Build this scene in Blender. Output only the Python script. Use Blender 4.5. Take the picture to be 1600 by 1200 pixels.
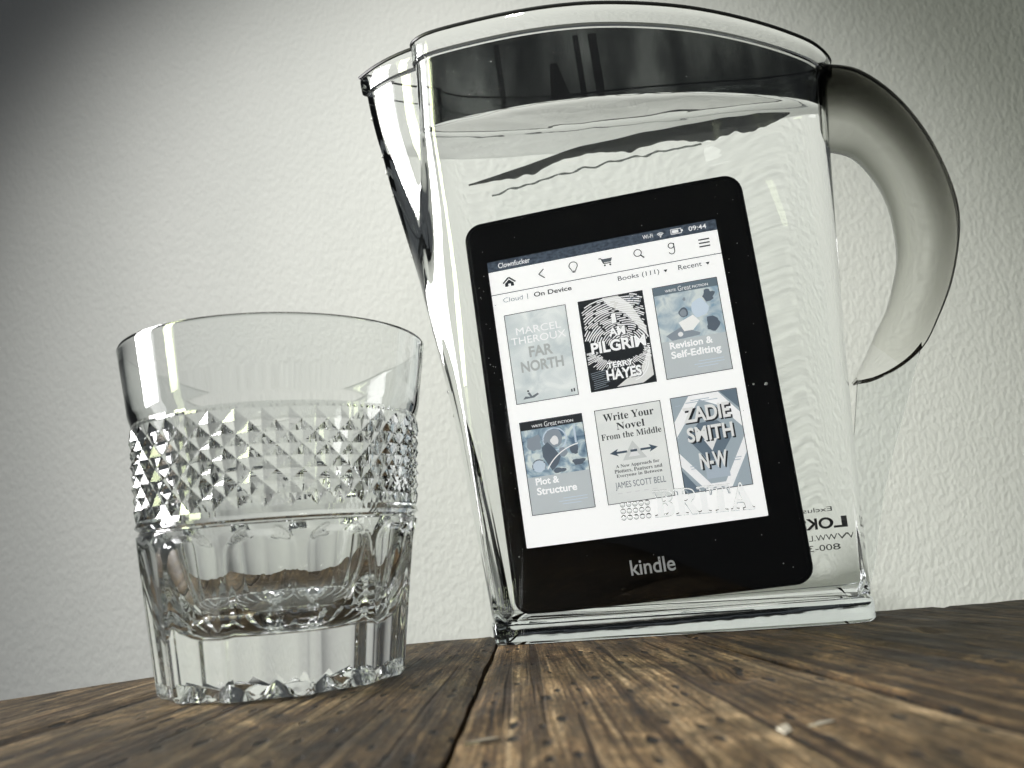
import bpy, bmesh, math, random
import numpy as np
from mathutils import Vector, Matrix, noise
for o in list(bpy.data.objects): bpy.data.objects.remove(o)
random.seed(4)
R = math.radians
sc = bpy.context.scene
col = sc.collection

# ------------------------------------------------------------------ camera
PITCH, ROLL, CAM_H = R(11.155), R(4.8), .032
fw = Vector((0, math.cos(PITCH), math.sin(PITCH)))
u0 = Vector((0, -math.sin(PITCH), math.cos(PITCH))); r0 = Vector((1, 0, 0))
rt = r0*math.cos(ROLL) - u0*math.sin(ROLL)
up = u0*math.cos(ROLL) + r0*math.sin(ROLL)
cd = bpy.data.cameras.new('camera'); cam = bpy.data.objects.new('camera', cd); col.objects.link(cam)
m = Matrix.Identity(4)
for i in range(3):
    m[i][0] = rt[i]; m[i][1] = up[i]; m[i][2] = -fw[i]
m[2][3] = CAM_H
cam.matrix_world = m
cd.sensor_width = 36; cd.lens = 1340/1600*36
cd.clip_start = .01; cd.clip_end = 50
cd.dof.use_dof = True; cd.dof.focus_distance = .31; cd.dof.aperture_fstop = 17
sc.camera = cam

# ------------------------------------------------------------------ world and lamps
w = bpy.data.worlds.new('World'); sc.world = w; w.use_nodes = True
w.node_tree.nodes['Background'].inputs[0].default_value = (.88, .95, 1, 1)
w.node_tree.nodes['Background'].inputs[1].default_value = .075
def lamp(name, kind, loc, target, energy, color, **kw):
    l = bpy.data.lights.new(name, kind); l.energy = energy; l.color = color
    for k, v in kw.items(): setattr(l, k, v)
    o = bpy.data.objects.new(name, l); col.objects.link(o); o.location = loc
    o.rotation_euler = (Vector(target)-Vector(loc)).to_track_quat('-Z', 'Y').to_euler()
    return o
# tall window to the left of the table
lamp('window_light', 'AREA', (-1.05, .22, .42), (0, .05, .10), 6.5, (1, .975, .98), shape='RECTANGLE', size=.34, size_y=.9, spread=R(62))
lamp('window_light', 'AREA', (-1.0, -.22, .42), (0, .10, .10), 1.6, (.92, 1, .62), shape='RECTANGLE', size=.14, size_y=.9, spread=R(62))
# unseen spot added on the wall, soft cone for darker corners
lamp('vignette_spot', 'SPOT', (-.20, -.38, .96), (-.01, .62, .10), 65, (1, 1, .94), spot_size=R(45), spot_blend=1.0, shadow_soft_size=.05)
sc.view_settings.view_transform = 'Standard'; sc.view_settings.look = 'None'
sc.view_settings.gamma = 1; sc.view_settings.exposure = 0
cy = sc.cycles
cy.use_denoising = True
cy.max_bounces = 28; cy.transmission_bounces = 26; cy.glossy_bounces = 8; cy.transparent_max_bounces = 24; cy.diffuse_bounces = 4
cy.caustics_refractive = True; cy.caustics_reflective = False; cy.blur_glossy = .3
cy.sample_clamp_indirect = 4

# ------------------------------------------------------------------ helpers
def link(name, me, mat=None, parent=None, **props):
    o = bpy.data.objects.new(name, me); col.objects.link(o)
    if mat is not None and me is not None and len(me.materials) == 0: me.materials.append(mat)
    if parent is not None: o.parent = parent
    for k, v in props.items(): o[k] = v
    return o
def thing(name, label, category, loc=(0, 0, 0)):
    o = bpy.data.objects.new(name, None); col.objects.link(o); o.location = loc
    o.empty_display_size = .02; o['label'] = label; o['category'] = category
    return o
def mesh(name, verts, faces, smooth=False, sharp=None):
    me = bpy.data.meshes.new(name); me.from_pydata([tuple(v) for v in verts], [], faces); me.update()
    if smooth:
        me.polygons.foreach_set('use_smooth', [True]*len(me.polygons))
        if sharp:
            bm = bmesh.new(); bm.from_mesh(me)
            for e in bm.edges:
                if len(e.link_faces) == 2 and e.calc_face_angle(0) > R(sharp): e.smooth = False
            bm.to_mesh(me); bm.free()
    return me
def grid_faces(nr, nc, close=True, flip=False):
    f = []
    for i in range(nr-1):
        for j in range(nc if close else nc-1):
            k = (j+1) % nc
            q = (i*nc+j, i*nc+k, (i+1)*nc+k, (i+1)*nc+j)
            f.append(q[::-1] if flip else q)
    return f
def nodes(name):
    mt = bpy.data.materials.new(name); mt.use_nodes = True
    nt = mt.node_tree; nt.nodes.clear()
    out = nt.nodes.new('ShaderNodeOutputMaterial')
    return mt, nt, out
def N(nt, t, **kw):
    n = nt.nodes.new(t)
    for k, v in kw.items():
        if k.startswith('i_'): n.inputs[k[2:].replace('_', ' ')].default_value = v
        else: setattr(n, k, v)
    return n
def ramp(nt, stops, interp='LINEAR'):
    n = nt.nodes.new('ShaderNodeValToRGB'); cr = n.color_ramp; cr.interpolation = interp
    while len(cr.elements) < len(stops): cr.elements.new(.5)
    for e, (p, c) in zip(cr.elements, stops):
        e.position = p; e.color = (*c, 1) if len(c) == 3 else c
    return n
def glass(name, ior=1.5, color=(1, 1, 1), rough=0.0, bump=0, bscale=40):
    mt, nt, out = nodes(name)
    g = N(nt, 'ShaderNodeBsdfGlass'); g.inputs['IOR'].default_value = ior; g.inputs['Color'].default_value = (*color, 1)
    g.inputs['Roughness'].default_value = rough
    if bump:
        tc = N(nt, 'ShaderNodeTexCoord'); nz = N(nt, 'ShaderNodeTexNoise'); nz.inputs['Scale'].default_value = bscale
        nt.links.new(tc.outputs['Object'], nz.inputs['Vector'])
        b = N(nt, 'ShaderNodeBump'); b.inputs['Strength'].default_value = bump; b.inputs['Distance'].default_value = .001
        nt.links.new(nz.outputs['Fac'], b.inputs['Height']); nt.links.new(b.outputs['Normal'], g.inputs['Normal'])
    nt.links.new(g.outputs[0], out.inputs['Surface'])
    return mt
def film(name, tint=(1, 1, 1), gloss=.05, rough=.08):
    mt, nt, out = nodes(name)
    t = N(nt, 'ShaderNodeBsdfTransparent'); t.inputs[0].default_value = (*tint, 1)
    g = N(nt, 'ShaderNodeBsdfGlossy'); g.inputs['Roughness'].default_value = rough
    mx = N(nt, 'ShaderNodeMixShader'); mx.inputs[0].default_value = gloss
    nt.links.new(t.outputs[0], mx.inputs[1]); nt.links.new(g.outputs[0], mx.inputs[2]); nt.links.new(mx.outputs[0], out.inputs['Surface'])
    return mt
def plain(name, c, rough=.5, spec=.5):
    mt, nt, out = nodes(name)
    p = N(nt, 'ShaderNodeBsdfPrincipled'); p.inputs['Base Color'].default_value = (*c, 1); p.inputs['Roughness'].default_value = rough
    p.inputs['Specular IOR Level'].default_value = spec
    nt.links.new(p.outputs[0], out.inputs['Surface'])
    return mt
SCREEN = .86
def lit_print(name, build):
    """a patch of the lit screen: build(nt) returns a colour socket; the same ink colour reflects a little and glows"""
    mt, nt, out = nodes(name)
    p = N(nt, 'ShaderNodeBsdfPrincipled'); p.inputs['Roughness'].default_value = .35; p.inputs['Specular IOR Level'].default_value = .3
    c = build(nt)
    hs = N(nt, 'ShaderNodeVectorMath', operation='SCALE'); hs.inputs['Scale'].default_value = .3
    nt.links.new(c, hs.inputs[0]); nt.links.new(hs.outputs[0], p.inputs['Base Color'])
    nt.links.new(c, p.inputs['Emission Color']); p.inputs['Emission Strength'].default_value = SCREEN
    nt.links.new(p.outputs[0], out.inputs['Surface'])
    return mt
_ink = {}
def ink(v, tint=(1, 1, 1)):
    k = (round(v, 3), tint)
    if k not in _ink:
        def b(nt):
            n = N(nt, 'ShaderNodeRGB'); n.outputs[0].default_value = (v*tint[0], v*tint[1], v*tint[2], 1); return n.outputs[0]
        _ink[k] = lit_print('screen_ink', b)
    return _ink[k]
BLUE = (.82, .95, 1.08)

# ------------------------------------------------------------------ wall (plaster with orange-peel relief)
def make_wall():
    mt, nt, out = nodes('plaster')
    p = N(nt, 'ShaderNodeBsdfPrincipled'); p.inputs['Roughness'].default_value = .75; p.inputs['Specular IOR Level'].default_value = .25
    tc = N(nt, 'ShaderNodeTexCoord'); mp = N(nt, 'ShaderNodeMapping'); mp.inputs['Scale'].default_value = (1, 1, .62); mp.inputs['Rotation'].default_value = (0, R(12), 0)
    nt.links.new(tc.outputs['Object'], mp.inputs[0])
    n1 = N(nt, 'ShaderNodeTexNoise'); n1.inputs['Scale'].default_value = 310; n1.inputs['Detail'].default_value = 4; n1.inputs['Roughness'].default_value = .55
    n2 = N(nt, 'ShaderNodeTexNoise'); n2.inputs['Scale'].default_value = 7; n2.inputs['Detail'].default_value = 3
    for n in (n1, n2): nt.links.new(mp.outputs[0], n.inputs['Vector'])
    r1 = ramp(nt, [(.36, (0, 0, 0)), (.66, (1, 1, 1))]); nt.links.new(n1.outputs['Fac'], r1.inputs[0])
    b = N(nt, 'ShaderNodeBump'); b.inputs['Strength'].default_value = .42; b.inputs['Distance'].default_value = .0008
    nt.links.new(r1.outputs[0], b.inputs['Height']); nt.links.new(b.outputs[0], p.inputs['Normal'])
    rc = ramp(nt, [(.3, (.70, .71, .70)), (.7, (.77, .775, .765))]); nt.links.new(n2.outputs['Fac'], rc.inputs[0])
    nt.links.new(rc.outputs[0], p.inputs['Base Color']); nt.links.new(p.outputs[0], out.inputs[0])
    v = []
    nx, nz = 60, 40
    for i in range(nz+1):
        for j in range(nx+1):
            x = -2+4*j/nx; z = -.8+2.8*i/nz
            v.append((x, .62+.0015*noise.noise(Vector((x*4, z*4, 1))), z))
    f = [(i*(nx+1)+j, i*(nx+1)+j+1, (i+1)*(nx+1)+j+1, (i+1)*(nx+1)+j) for i in range(nz) for j in range(nx)]
    link('wall', mesh('wall', v, f, True), mt, kind='structure')
make_wall()

# ------------------------------------------------------------------ table of old worm-eaten planks
def wood(seed, tone):
    mt, nt, out = nodes('old_wood')
    L = nt.links.new
    p = N(nt, 'ShaderNodeBsdfPrincipled'); p.inputs['Specular IOR Level'].default_value = .35
    uv = N(nt, 'ShaderNodeUVMap'); uv.uv_map = 'UVMap'
    def tex(sx, sy, scale, detail=4, rough=.6, dist=0, off=0):
        mp = N(nt, 'ShaderNodeMapping'); mp.inputs['Scale'].default_value = (sx, sy, 1); mp.inputs['Location'].default_value = (seed*3.1+off, seed*7.7, seed)
        n = N(nt, 'ShaderNodeTexNoise'); n.inputs['Scale'].default_value = scale; n.inputs['Detail'].default_value = detail; n.inputs['Roughness'].default_value = rough; n.inputs['Distortion'].default_value = dist
        L(uv.outputs[0], mp.inputs[0]); L(mp.outputs[0], n.inputs['Vector']); return n.outputs['Fac']
    def math_(op, a, b=None):
        n = N(nt, 'ShaderNodeMath', operation=op)
        for i, q in enumerate((a, b)):
            if q is None: continue
            if isinstance(q, (int, float)): n.inputs[i].default_value = q
            else: L(q, n.inputs[i])
        return n.outputs[0]
    def mix(f, a, b, mode='MIX'):
        n = N(nt, 'ShaderNodeMix', data_type='RGBA', blend_type=mode)
        for s, q in ((n.inputs[0], f), (n.inputs[6], a), (n.inputs[7], b)):
            if isinstance(q, (int, float)): s.default_value = q
            elif isinstance(q, tuple): s.default_value = (*q, 1)
            else: L(q, s)
        return n.outputs[2]
    grain = tex(1, .022, 1200, 5, .7, .2)          # fine fibres
    band = tex(1, .018, 260, 4, .55, .35, 5)          # growth bands
    patch = tex(1, .42, 62, 7, .75, .8, 9)       # wear patches
    stain = tex(1, .25, 120, 7, .75, .5, 17)
    r = ramp(nt, [(.37, (.010, .006, .0035)), (.46, (.066, .044, .025)), (.54, (.165, .126, .080)), (.66, (.43, .37, .285))])
    L(math_('ADD', math_('MULTIPLY', band, .48), math_('MULTIPLY', grain, .52)), r.inputs[0])
    rp = ramp(nt, [(.36, (.24, .23, .205)), (.50, (.66, .645, .60)), (.60, (1.2, 1.18, 1.14)), (.68, (2.1, 2.08, 2.05))]); L(patch, rp.inputs[0])
    c = mix(1.0, r.outputs[0], rp.outputs[0], 'MULTIPLY')
    rs = ramp(nt, [(.30, (1, 1, 1)), (.40, (0, 0, 0))]); L(stain, rs.inputs[0])
    c = mix(math_('MULTIPLY', rs.outputs[0], .75), c, (.022, .013, .007))
    # dark cracks along the fibres
    crack = tex(1, .015, 330, 2, .5, .1, 31)
    rk = ramp(nt, [(.34, (1, 1, 1)), (.39, (0, 0, 0))]); L(crack, rk.inputs[0])
    c = mix(math_('MULTIPLY', rk.outputs[0], .8), c, (.018, .010, .005))
    # worm holes
    def holes(scale, rad, off, dens):
        mp = N(nt, 'ShaderNodeMapping'); mp.inputs['Scale'].default_value = (1, .28, 1); mp.inputs['Location'].default_value = (off+seed, off, 0)
        v = N(nt, 'ShaderNodeTexVoronoi', voronoi_dimensions='2D'); v.inputs['Scale'].default_value = scale; v.inputs['Randomness'].default_value = 1
        L(uv.outputs[0], mp.inputs[0]); L(mp.outputs[0], v.inputs['Vector'])
        d = ramp(nt, [(rad*.7, (1, 1, 1)), (rad, (0, 0, 0))]); L(v.outputs['Distance'], d.inputs[0])
        s = N(nt, 'ShaderNodeSeparateColor'); L(v.outputs['Color'], s.inputs[0])
        return math_('MULTIPLY', d.outputs[0], math_('LESS_THAN', s.outputs[0], dens))
    h = math_('MAXIMUM', holes(230, .16, 3.3, .38), holes(100, .10, 8.1, .40))
    c = mix(h, c, (.004, .0025, .0015))
    spk = tex(1, .16, 1500, 3, .8, 0, 41)
    rq = ramp(nt, [(.38, (.35, .34, .33)), (.5, (.95, .95, .95)), (.63, (1.55, 1.5, 1.45))]); L(spk, rq.inputs[0])
    c = mix(.9, c, rq.outputs[0], 'MULTIPLY')
    c = mix(1.0, c, tuple(q*.86 for q in tone), "MULTIPLY")
    L(c, p.inputs['Base Color'])
    rr = ramp(nt, [(.3, (.5, .5, .5)), (.7, (.85, .85, .85))]); L(stain, rr.inputs[0]); L(rr.outputs[0], p.inputs['Roughness'])
    hsum = math_('SUBTRACT', math_('ADD', math_('MULTIPLY', grain, .5), math_('MULTIPLY', patch, .8)), math_('ADD', math_('MULTIPLY', h, 1.0), math_('MULTIPLY', rk.outputs[0], .6)))
    b = N(nt, 'ShaderNodeBump'); b.inputs['Strength'].default_value = .8; b.inputs['Distance'].default_value = .0009
    L(hsum, b.inputs['Height']); L(b.outputs[0], p.inputs['Normal']); L(p.outputs[0], out.inputs[0])
    return mt
def make_table():
    t = thing('wooden_table', 'old brown wooden table of worm-eaten planks under the glass and the pitcher', 'table')
    # seams as (x at y=.30, dx/dy); the old boards taper
    seams = [(-.46, -.02), (-.34, .06), (-.225, .13), (-.108, .16), (-.0145, .012), (.0545, -.118), (.086, -.15), (.155, -.10), (.235, -.07), (.33, -.04), (.43, 0)]
    backs = lambda x: float(np.interp(x, [-.46, -.25, -.2, -.171, -.138, -.10, -.055, -.01, .06, .12, .15, .2, .43], [-.1, .19, .252, .287, .322, .348, .366, .366, .358, .341, .336, .336, .33]))
    tones = [(.9, .85, .78), (.9, .85, .78), (.92, .85, .74), (.78, .71, .57), (1.45, 1.29, 1.07), (.86, .74, .56), (.50, .44, .32), (.40, .36, .26), (.4, .36, .27), (.6, .55, .45)]
    y0 = -.35
    for i in range(len(seams)-1):
        (xa, ka), (xb, kb) = seams[i], seams[i+1]
        nu, nv = 26, 150
        mt = wood(i+1.37, tones[i])
        verts, uvs = [], []
        gap = .0006
        for a in range(nv+1):
            f = a/nv
            for b in range(nu+1):
                g = b/nu
                xm = xa+(xb-xa)*g
                ye = backs(xm) + .0012*noise.noise(Vector((xm*90, i, 0)))
                y = y0 + (ye-y0)*f
                l = xa+ka*(y-.3)+gap; r = xb+kb*(y-.3)-gap
                ed = .0004*noise.noise(Vector((y*60, i*3.1, 4)))+.0005*noise.noise(Vector((y*19, i*3.1, 7)))
                x = l+(r-l)*g + ed*(abs(g-.5)*2)**8
                e = min(g, 1-g)*(r-l); e2 = (ye-y)
                z = -.0003 - .0011*math.exp(-e/.0007) - .0011*math.exp(-e2/.0012)
                z += .00018*noise.noise(Vector((x*160, y*14, i))) + .00022*noise.noise(Vector((x*45, y*30, i+9)))
                d = noise.noise(Vector((x*55+3, y*38, 2.2)))
                if d > .42 and y < .27: z -= (d-.42)*.006
                verts.append((x, y, z)); uvs.append((g*(xb-xa)+xa+i*.37, y))
        n = len(verts)
        # sides and underside
        nc = nu+1
        faces = [(a*nc+b, a*nc+b+1, (a+1)*nc+b+1, (a+1)*nc+b) for a in range(nv) for b in range(nu)]
        border = [b for b in range(nc)] + [a*nc+nu for a in range(1, nv+1)] + [nv*nc+b for b in range(nu-1, -1, -1)] + [a*nc for a in range(nv-1, 0, -1)]
        for q in border:
            x, y, z = verts[q]; verts.append((x, y, -.026)); uvs.append((uvs[q][0], y+.01))
        nb = len(border)
        for k in range(nb):
            faces.append((border[(k+1) % nb], border[k], n+k, n+(k+1) % nb))
        faces.append([n+k for k in range(nb)][::-1])
        me = mesh('plank', verts, faces, True, 40)
        ul = me.uv_layers.new(name='UVMap')
        li = np.zeros(len(me.loops), dtype=np.int32); me.loops.foreach_get('vertex_index', li)
        ul.data.foreach_set('uv', np.array(uvs)[li].ravel())
        link('plank', me, mt, t)
    # pale splinters lifted out of the grain, near the lens
    chip = plain('bare_wood', (.42, .38, .31), .8)
    for (x, y, l, wd, a) in [(-.0185, .138, .010, .0032, 80), (-.0105, .163, .007, .0016, 20), (.0405, .152, .008, .003, 70), (.0475, .154, .007, .0022, 20)]:
        bm = bmesh.new()
        pts = [(-.5, -.1), (-.2, -.5), (.15, -.2), (.5, -.1), (.32, .2), (-.05, .5), (-.25, .15)]
        lo = [bm.verts.new((px*l, py*wd, -.0006)) for px, py in pts]
        hi = [bm.verts.new((px*l*.9+random.uniform(-.1, .1)*l, py*wd*.85, .00005+.0001*random.random())) for px, py in pts]
        bm.faces.new(hi); bm.faces.new(lo[::-1])
        for k in range(7): bm.faces.new((lo[k], lo[(k+1) % 7], hi[(k+1) % 7], hi[k]))
        me = bpy.data.meshes.new('splinter'); bm.to_mesh(me); bm.free()
        o = link('splinter', me, chip, t); o.location = (x, y, -.0002); o.rotation_euler = (0, 0, R(a))
make_table()

# ------------------------------------------------------------------ cut-glass tumbler
def make_tumbler():
    t = thing('cut_glass_tumbler', 'empty cut glass tumbler with a diamond pattern band left of the pitcher', 'drinking glass', (-.0739, .2655, .0004))
    g = glass('cut_crystal', 1.52, (.985, .992, .99))
    def ring(r, z, n): return [(r*math.cos(2*math.pi*k/n), r*math.sin(2*math.pi*k/n), z) for k in range(n)]
    NS = 216
    # lip: outer wall above the groove, round edge and inner wall down to the inner floor
    prof = [(.0427, .0768), (.0433, .0785), (.04375, .0800), (.0446, .0860), (.0456, .0925), (.04645, .0985), (.0467, .0996), (.04655, .1001), (.0461, .10025), (.0456, .1001), (.0453, .0996)]
    v = []; 
    for r, z in prof: v += ring(r, z, NS)
    link('rim', mesh('rim', v, grid_faces(len(prof), NS), True, 50), g, t)
    inn = [(.0453, .0996), (.0443, .0925), (.0427, .0800), (.0405, .0640), (.0382, .0490), (.0362, .0400), (.0335, .0320), (.0305, .0255), (.0275, .0212), (.0240, .0183), (.0200, .0168), (.0160, .0162), (.0120, .0160), (.0060, .0160), (.0012, .0160)]
    v = []
    for r, z in inn: v += ring(r, z, NS)
    f = grid_faces(len(inn), NS); f.append([(len(inn)-1)*NS+k for k in range(NS)])
    link('inner_wall', mesh('inner_wall', v, f, True, 60), g, t)
    # diamond band: pyramids between crossing cuts, 36 round, four courses
    n2, rows = 76, 8
    z0, z1 = .0488, .0752
    v = []
    def rad(z): return .0406+(z-.0465)*(.0427-.0406)/(.0768-.0465)
    # smooth lead-in rings then the lattice
    v += ring(.0403, .0462, n2); v += ring(.0417, .0472, n2)
    for j in range(rows+1):
        z = z0+(z1-z0)*j/rows
        for i in range(n2):
            a = 2*math.pi*i/n2
            tip = (i+j) % 2 == 0
            r = rad(z)+(.00095+.00016*noise.noise(Vector((i*3.7, j*5.1, 1))) if tip else -.0004)
            if j in (0, rows): r = rad(z)+.0004
            v.append((r*math.cos(a), r*math.sin(a), z))
    v += ring(rad(z1)+.0002, .0760, n2); v += ring(.0427, .0768, n2)
    f = []
    nr = rows+5
    for i in range(nr-1):
        for j in range(n2):
            k = (j+1) % n2
            a, b, c, d = i*n2+j, i*n2+k, (i+1)*n2+k, (i+1)*n2+j
            if 2 <= i < nr-3:
                if (j+i-2) % 2 == 0: f += [(a, b, d), (b, c, d)]
                else: f += [(a, b, c), (a, c, d)]
            else: f.append((a, b, c, d))
    link('diamond_band', mesh('diamond_band', v, f, False), g, t)
    # fluted foot with a rounded ledge on top of the flutes
    NF, nz, nfl = 360, 54, 12
    v = []
    zs = [.0462, .0455, .0451, .0447, .0441, .0432] + [.0432*(1-k/nz) for k in range(1, nz-2)] + [.0012, .0005, .0]
    for z in zs:
        base = .0356+(.0413-.0356)*min(1, z/.0445)
        if z > .0450: base = .0403+(.0004 if z < .0458 else 0)
        if z < .0011: base -= (.0012-z)*.6
        for k in range(NF):
            a = 2*math.pi*k/NF
            s = ((a*nfl/(2*math.pi)+.25) % 1)*2-1
            top = .0432-.0060*s*s*s*s-.001*s*s
            cut = 0
            if abs(s) < .86:
                d = max(0, 1-(s/.86)**2)
                cut = .0019*d*min(1, max(0, (top-z)/.0016))
            r = base-cut
            v.append((r*math.cos(a), r*math.sin(a), z))
    f = grid_faces(len(zs), NF, flip=True)
    link('fluted_foot', mesh('fluted_foot', v, f, True, 28), g, t)
    # star cut under the foot
    v2 = []
    last = v[-NF:]
    radii = [1, .96, .88, .78, .66, .54, .42, .30, .18, .08, .03]
    for q in radii:
        for k in range(NF):
            x, y, z = last[k]
            a = 2*math.pi*k/NF
            s = abs(((a*16/(2*math.pi)) % 1)*2-1)
            env = 0 if q > .97 else min(1, (1-q)/.10)*(.35+.65*q)
            h = env*(.0008+.0042*(1-s))
            v2.append((x*q, y*q, z+h))
    f = grid_faces(len(radii), NF, flip=True); f.append([(len(radii)-1)*NF+k for k in range(NF)][::-1])
    link('star_cut_base', mesh('star_cut_base', v2, f, True, 22), g, t)
make_tumbler()

# ------------------------------------------------------------------ pitcher: section loops in its own frame (x along the body, y away)
P0 = Vector((-.01414, .33565, 0)); YAW = R(-11.2)
LEV = [0, .05, .0875, .137, .203, .243]
NOSE = [(0, .006), (-.006, .004), (-.0105, .002), (-.0195, .001), (-.0335, .0), (-.0402, .0)]
FLX = [(.0030, -.0110), (-.0015, -.0115), (-.0062, -.0110), (-.0158, -.0090), (-.0138, -.0100), (-.0125, -.0125)]
BOT = [(.0052, -.0138), (.02, -.015), (.04, -.015), (.06, -.0152), (.08, -.0152), (.1, -.015), (.118, -.0148), (.1285, -.0138), (.1337, -.0085), (.1350, .010)]
TOP = [(-.0105, -.0165), (.0, -.0205), (.03, -.0220), (.055, -.0195), (.077, -.0145), (.098, -.0080), (.1175, .0005), (.135, .0100), (.147, .0190), (.1535, .030)]
TC = lambda s, wz: (.010*(1-wz) + wz*.03*(s+.04)/.195)
def keyloop(z):
    zz = min(max(z, 0), .25)
    i = 0
    while i < len(LEV)-2 and zz > LEV[i+1]: i += 1
    f = (zz-LEV[i])/(LEV[i+1]-LEV[i])
    lerp = lambda a, b: (a[0]+(b[0]-a[0])*f, a[1]+(b[1]-a[1])*f)
    def cub(arr):   # catmull in z
        a0 = arr[max(i-1, 0)]; a1 = arr[i]; a2 = arr[i+1]; a3 = arr[min(i+2, len(arr)-1)]
        return tuple(.5*((2*a1[k])+(-a0[k]+a2[k])*f+(2*a0[k]-5*a1[k]+4*a2[k]-a3[k])*f*f+(-a0[k]+3*a1[k]-3*a2[k]+a3[k])*f**3) for k in (0, 1))
    nose = cub(NOSE); fl = cub(FLX)
    wz = min(1, zz/.203); we = wz**1.15
    front = [(b[0]+(t_[0]-b[0])*we, b[1]+(t_[1]-b[1])*we) for b, t_ in zip(BOT, TOP)]
    if z > .203:
        e = (z-.203)/.04
        front = [(x+.003*e*max(0, x)/.15, y-.0008*e) for x, y in front]
    mir = lambda p: (p[0], 2*TC(p[0], wz)-p[1])
    rmid = (front[-1][0], TC(front[-1][0], wz))
    fr = [fl]+front[:-1]+[rmid]
    bk = [mir(p) for p in fr[:-1]][::-1]
    return nose, fr, bk
SEG = 7
def catmull(P, seg):
    out = []
    for i in range(len(P)-1):
        a0 = P[i-1] if i else (2*P[0][0]-P[1][0], 2*P[0][1]-P[1][1]); a1 = P[i]; a2 = P[i+1]
        a3 = P[i+2] if i+2 < len(P) else (2*P[-1][0]-P[-2][0], 2*P[-1][1]-P[-2][1])
        for k in range(seg):
            f = k/seg
            out.append(tuple(.5*((2*a1[c])+(-a0[c]+a2[c])*f+(2*a0[c]-5*a1[c]+4*a2[c]-a3[c])*f*f+(-a0[c]+3*a1[c]-3*a2[c]+a3[c])*f**3) for c in (0, 1)))
    return out
def section(z, inset=0):
    nose, fr, bk = keyloop(z)
    pts = []
    # nose -> front-left crease (bulged slightly)
    K = 8
    def edge(a, b, bulge):
        o = []
        for k in range(K):
            f = k/K; nx, ny = -(b[1]-a[1]), (b[0]-a[0]); l = math.hypot(nx, ny)+1e-9
            h = bulge*4*f*(1-f)
            o.append((a[0]+(b[0]-a[0])*f-nx/l*h*-1, a[1]+(b[1]-a[1])*f-ny/l*h*-1))
        return o
    pts += edge(nose, fr[0], -.055*math.dist(nose, fr[0]))
    body = catmull(fr+bk, SEG)
    pts += body
    pts += edge(bk[-1], nose, -.055*math.dist(nose, bk[-1]))
    P = np.array(pts)
    if inset:
        A = np.roll(P, 1, 0); B = np.roll(P, -1, 0)
        d1 = P-A; d2 = B-P
        d1 /= np.linalg.norm(d1, axis=1)[:, None]+1e-12; d2 /= np.linalg.norm(d2, axis=1)[:, None]+1e-12
        n1 = np.stack([-d1[:, 1], d1[:, 0]], 1); n2 = np.stack([-d2[:, 1], d2[:, 0]], 1)
        nn = n1+n2; nn /= np.linalg.norm(nn, axis=1)[:, None]
        c = np.clip((nn*n1).sum(1), .6, 1)
        P = P+nn*(inset/c)[:, None]
    return P
def rimdrop(s, z):
    e = min(1, max(0, (z-.207)/.03)); e = e*e*(3-2*e)
    return -.016*min(1.1, max(0, (s-.045)/.110))**2.0*e
def rings(levels):
    v = []
    for z, inset in levels:
        P = section(z, inset)
        v += [(p[0], p[1], z+rimdrop(p[0], z)) for p in P]
    return v, len(P)
WALL = .0024
pitcher = thing('water_pitcher', 'clear plastic water pitcher with smoky handle holding an e-reader under water', 'pitcher', P0)
pitcher.rotation_euler = (0, 0, YAW)
PLA = glass('clear_plastic', 1.49, (.992, .996, .996), 0, .05, 9)
def loft(levels, cap0=False, cap1=False, flip=False):
    v, n = rings(levels)
    f = grid_faces(len(levels), n, flip=flip)
    c0 = list(range(n)); c1 = [(len(levels)-1)*n+k for k in range(n)]
    if cap0: f.append(c0[::-1] if not flip else c0)
    if cap1: f.append(c1 if not flip else c1[::-1])
    return v, f
def add_loft(name, levels, mat, parent, sharp=24, **kw):
    v, f = loft(levels, **kw)
    me = mesh(name, v, f, True, sharp)
    bm = bmesh.new(); bm.from_mesh(me)
    if kw.get('cap0') or kw.get('cap1'):
        bmesh.ops.triangulate(bm, faces=[q for q in bm.faces if len(q.verts) > 4])
    for q in bm.faces:
        if abs(q.normal.z) > .999 and (kw.get('cap0') or kw.get('cap1')): q.smooth = False
    bm.to_mesh(me); bm.free()
    return link(name, me, mat, parent)
# foot slab
lv = [(.0, .0006), (.0004, .0), (.0010, -.0005), (.0064, -.0005), (.0072, -.0002), (.0078, .0004)]
foot = add_loft('foot', [(.0, .004)] + lv, glass('foot_plastic', 1.49, (.95, .965, .975), .04, .10, 90), pitcher, cap0=True)
# outer wall
zs = [.0078, .010] + [.012+(.233-.012)*k/46 for k in range(47)]
lv = [(z, .0004 if z < .009 else 0) for z in zs]
add_loft('body', lv, PLA, pitcher)
lv = [(.233, 0), (.2333, -.0008), (.2340, -.0013), (.2370, -.0014), (.2400, -.0014), (.2415, -.0012), (.2424, -.0005), (.2427, .0004), (.2424, .0013), (.2415, .0018), (.2400, .0021), (.2330, WALL)]
add_loft('rim', lv, PLA, pitcher)
WL = .203
lv = [(.2330-(.233-WL-.0011)*k/8, WALL) for k in range(9)]
add_loft('inner_wall', lv, PLA, pitcher)

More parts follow.
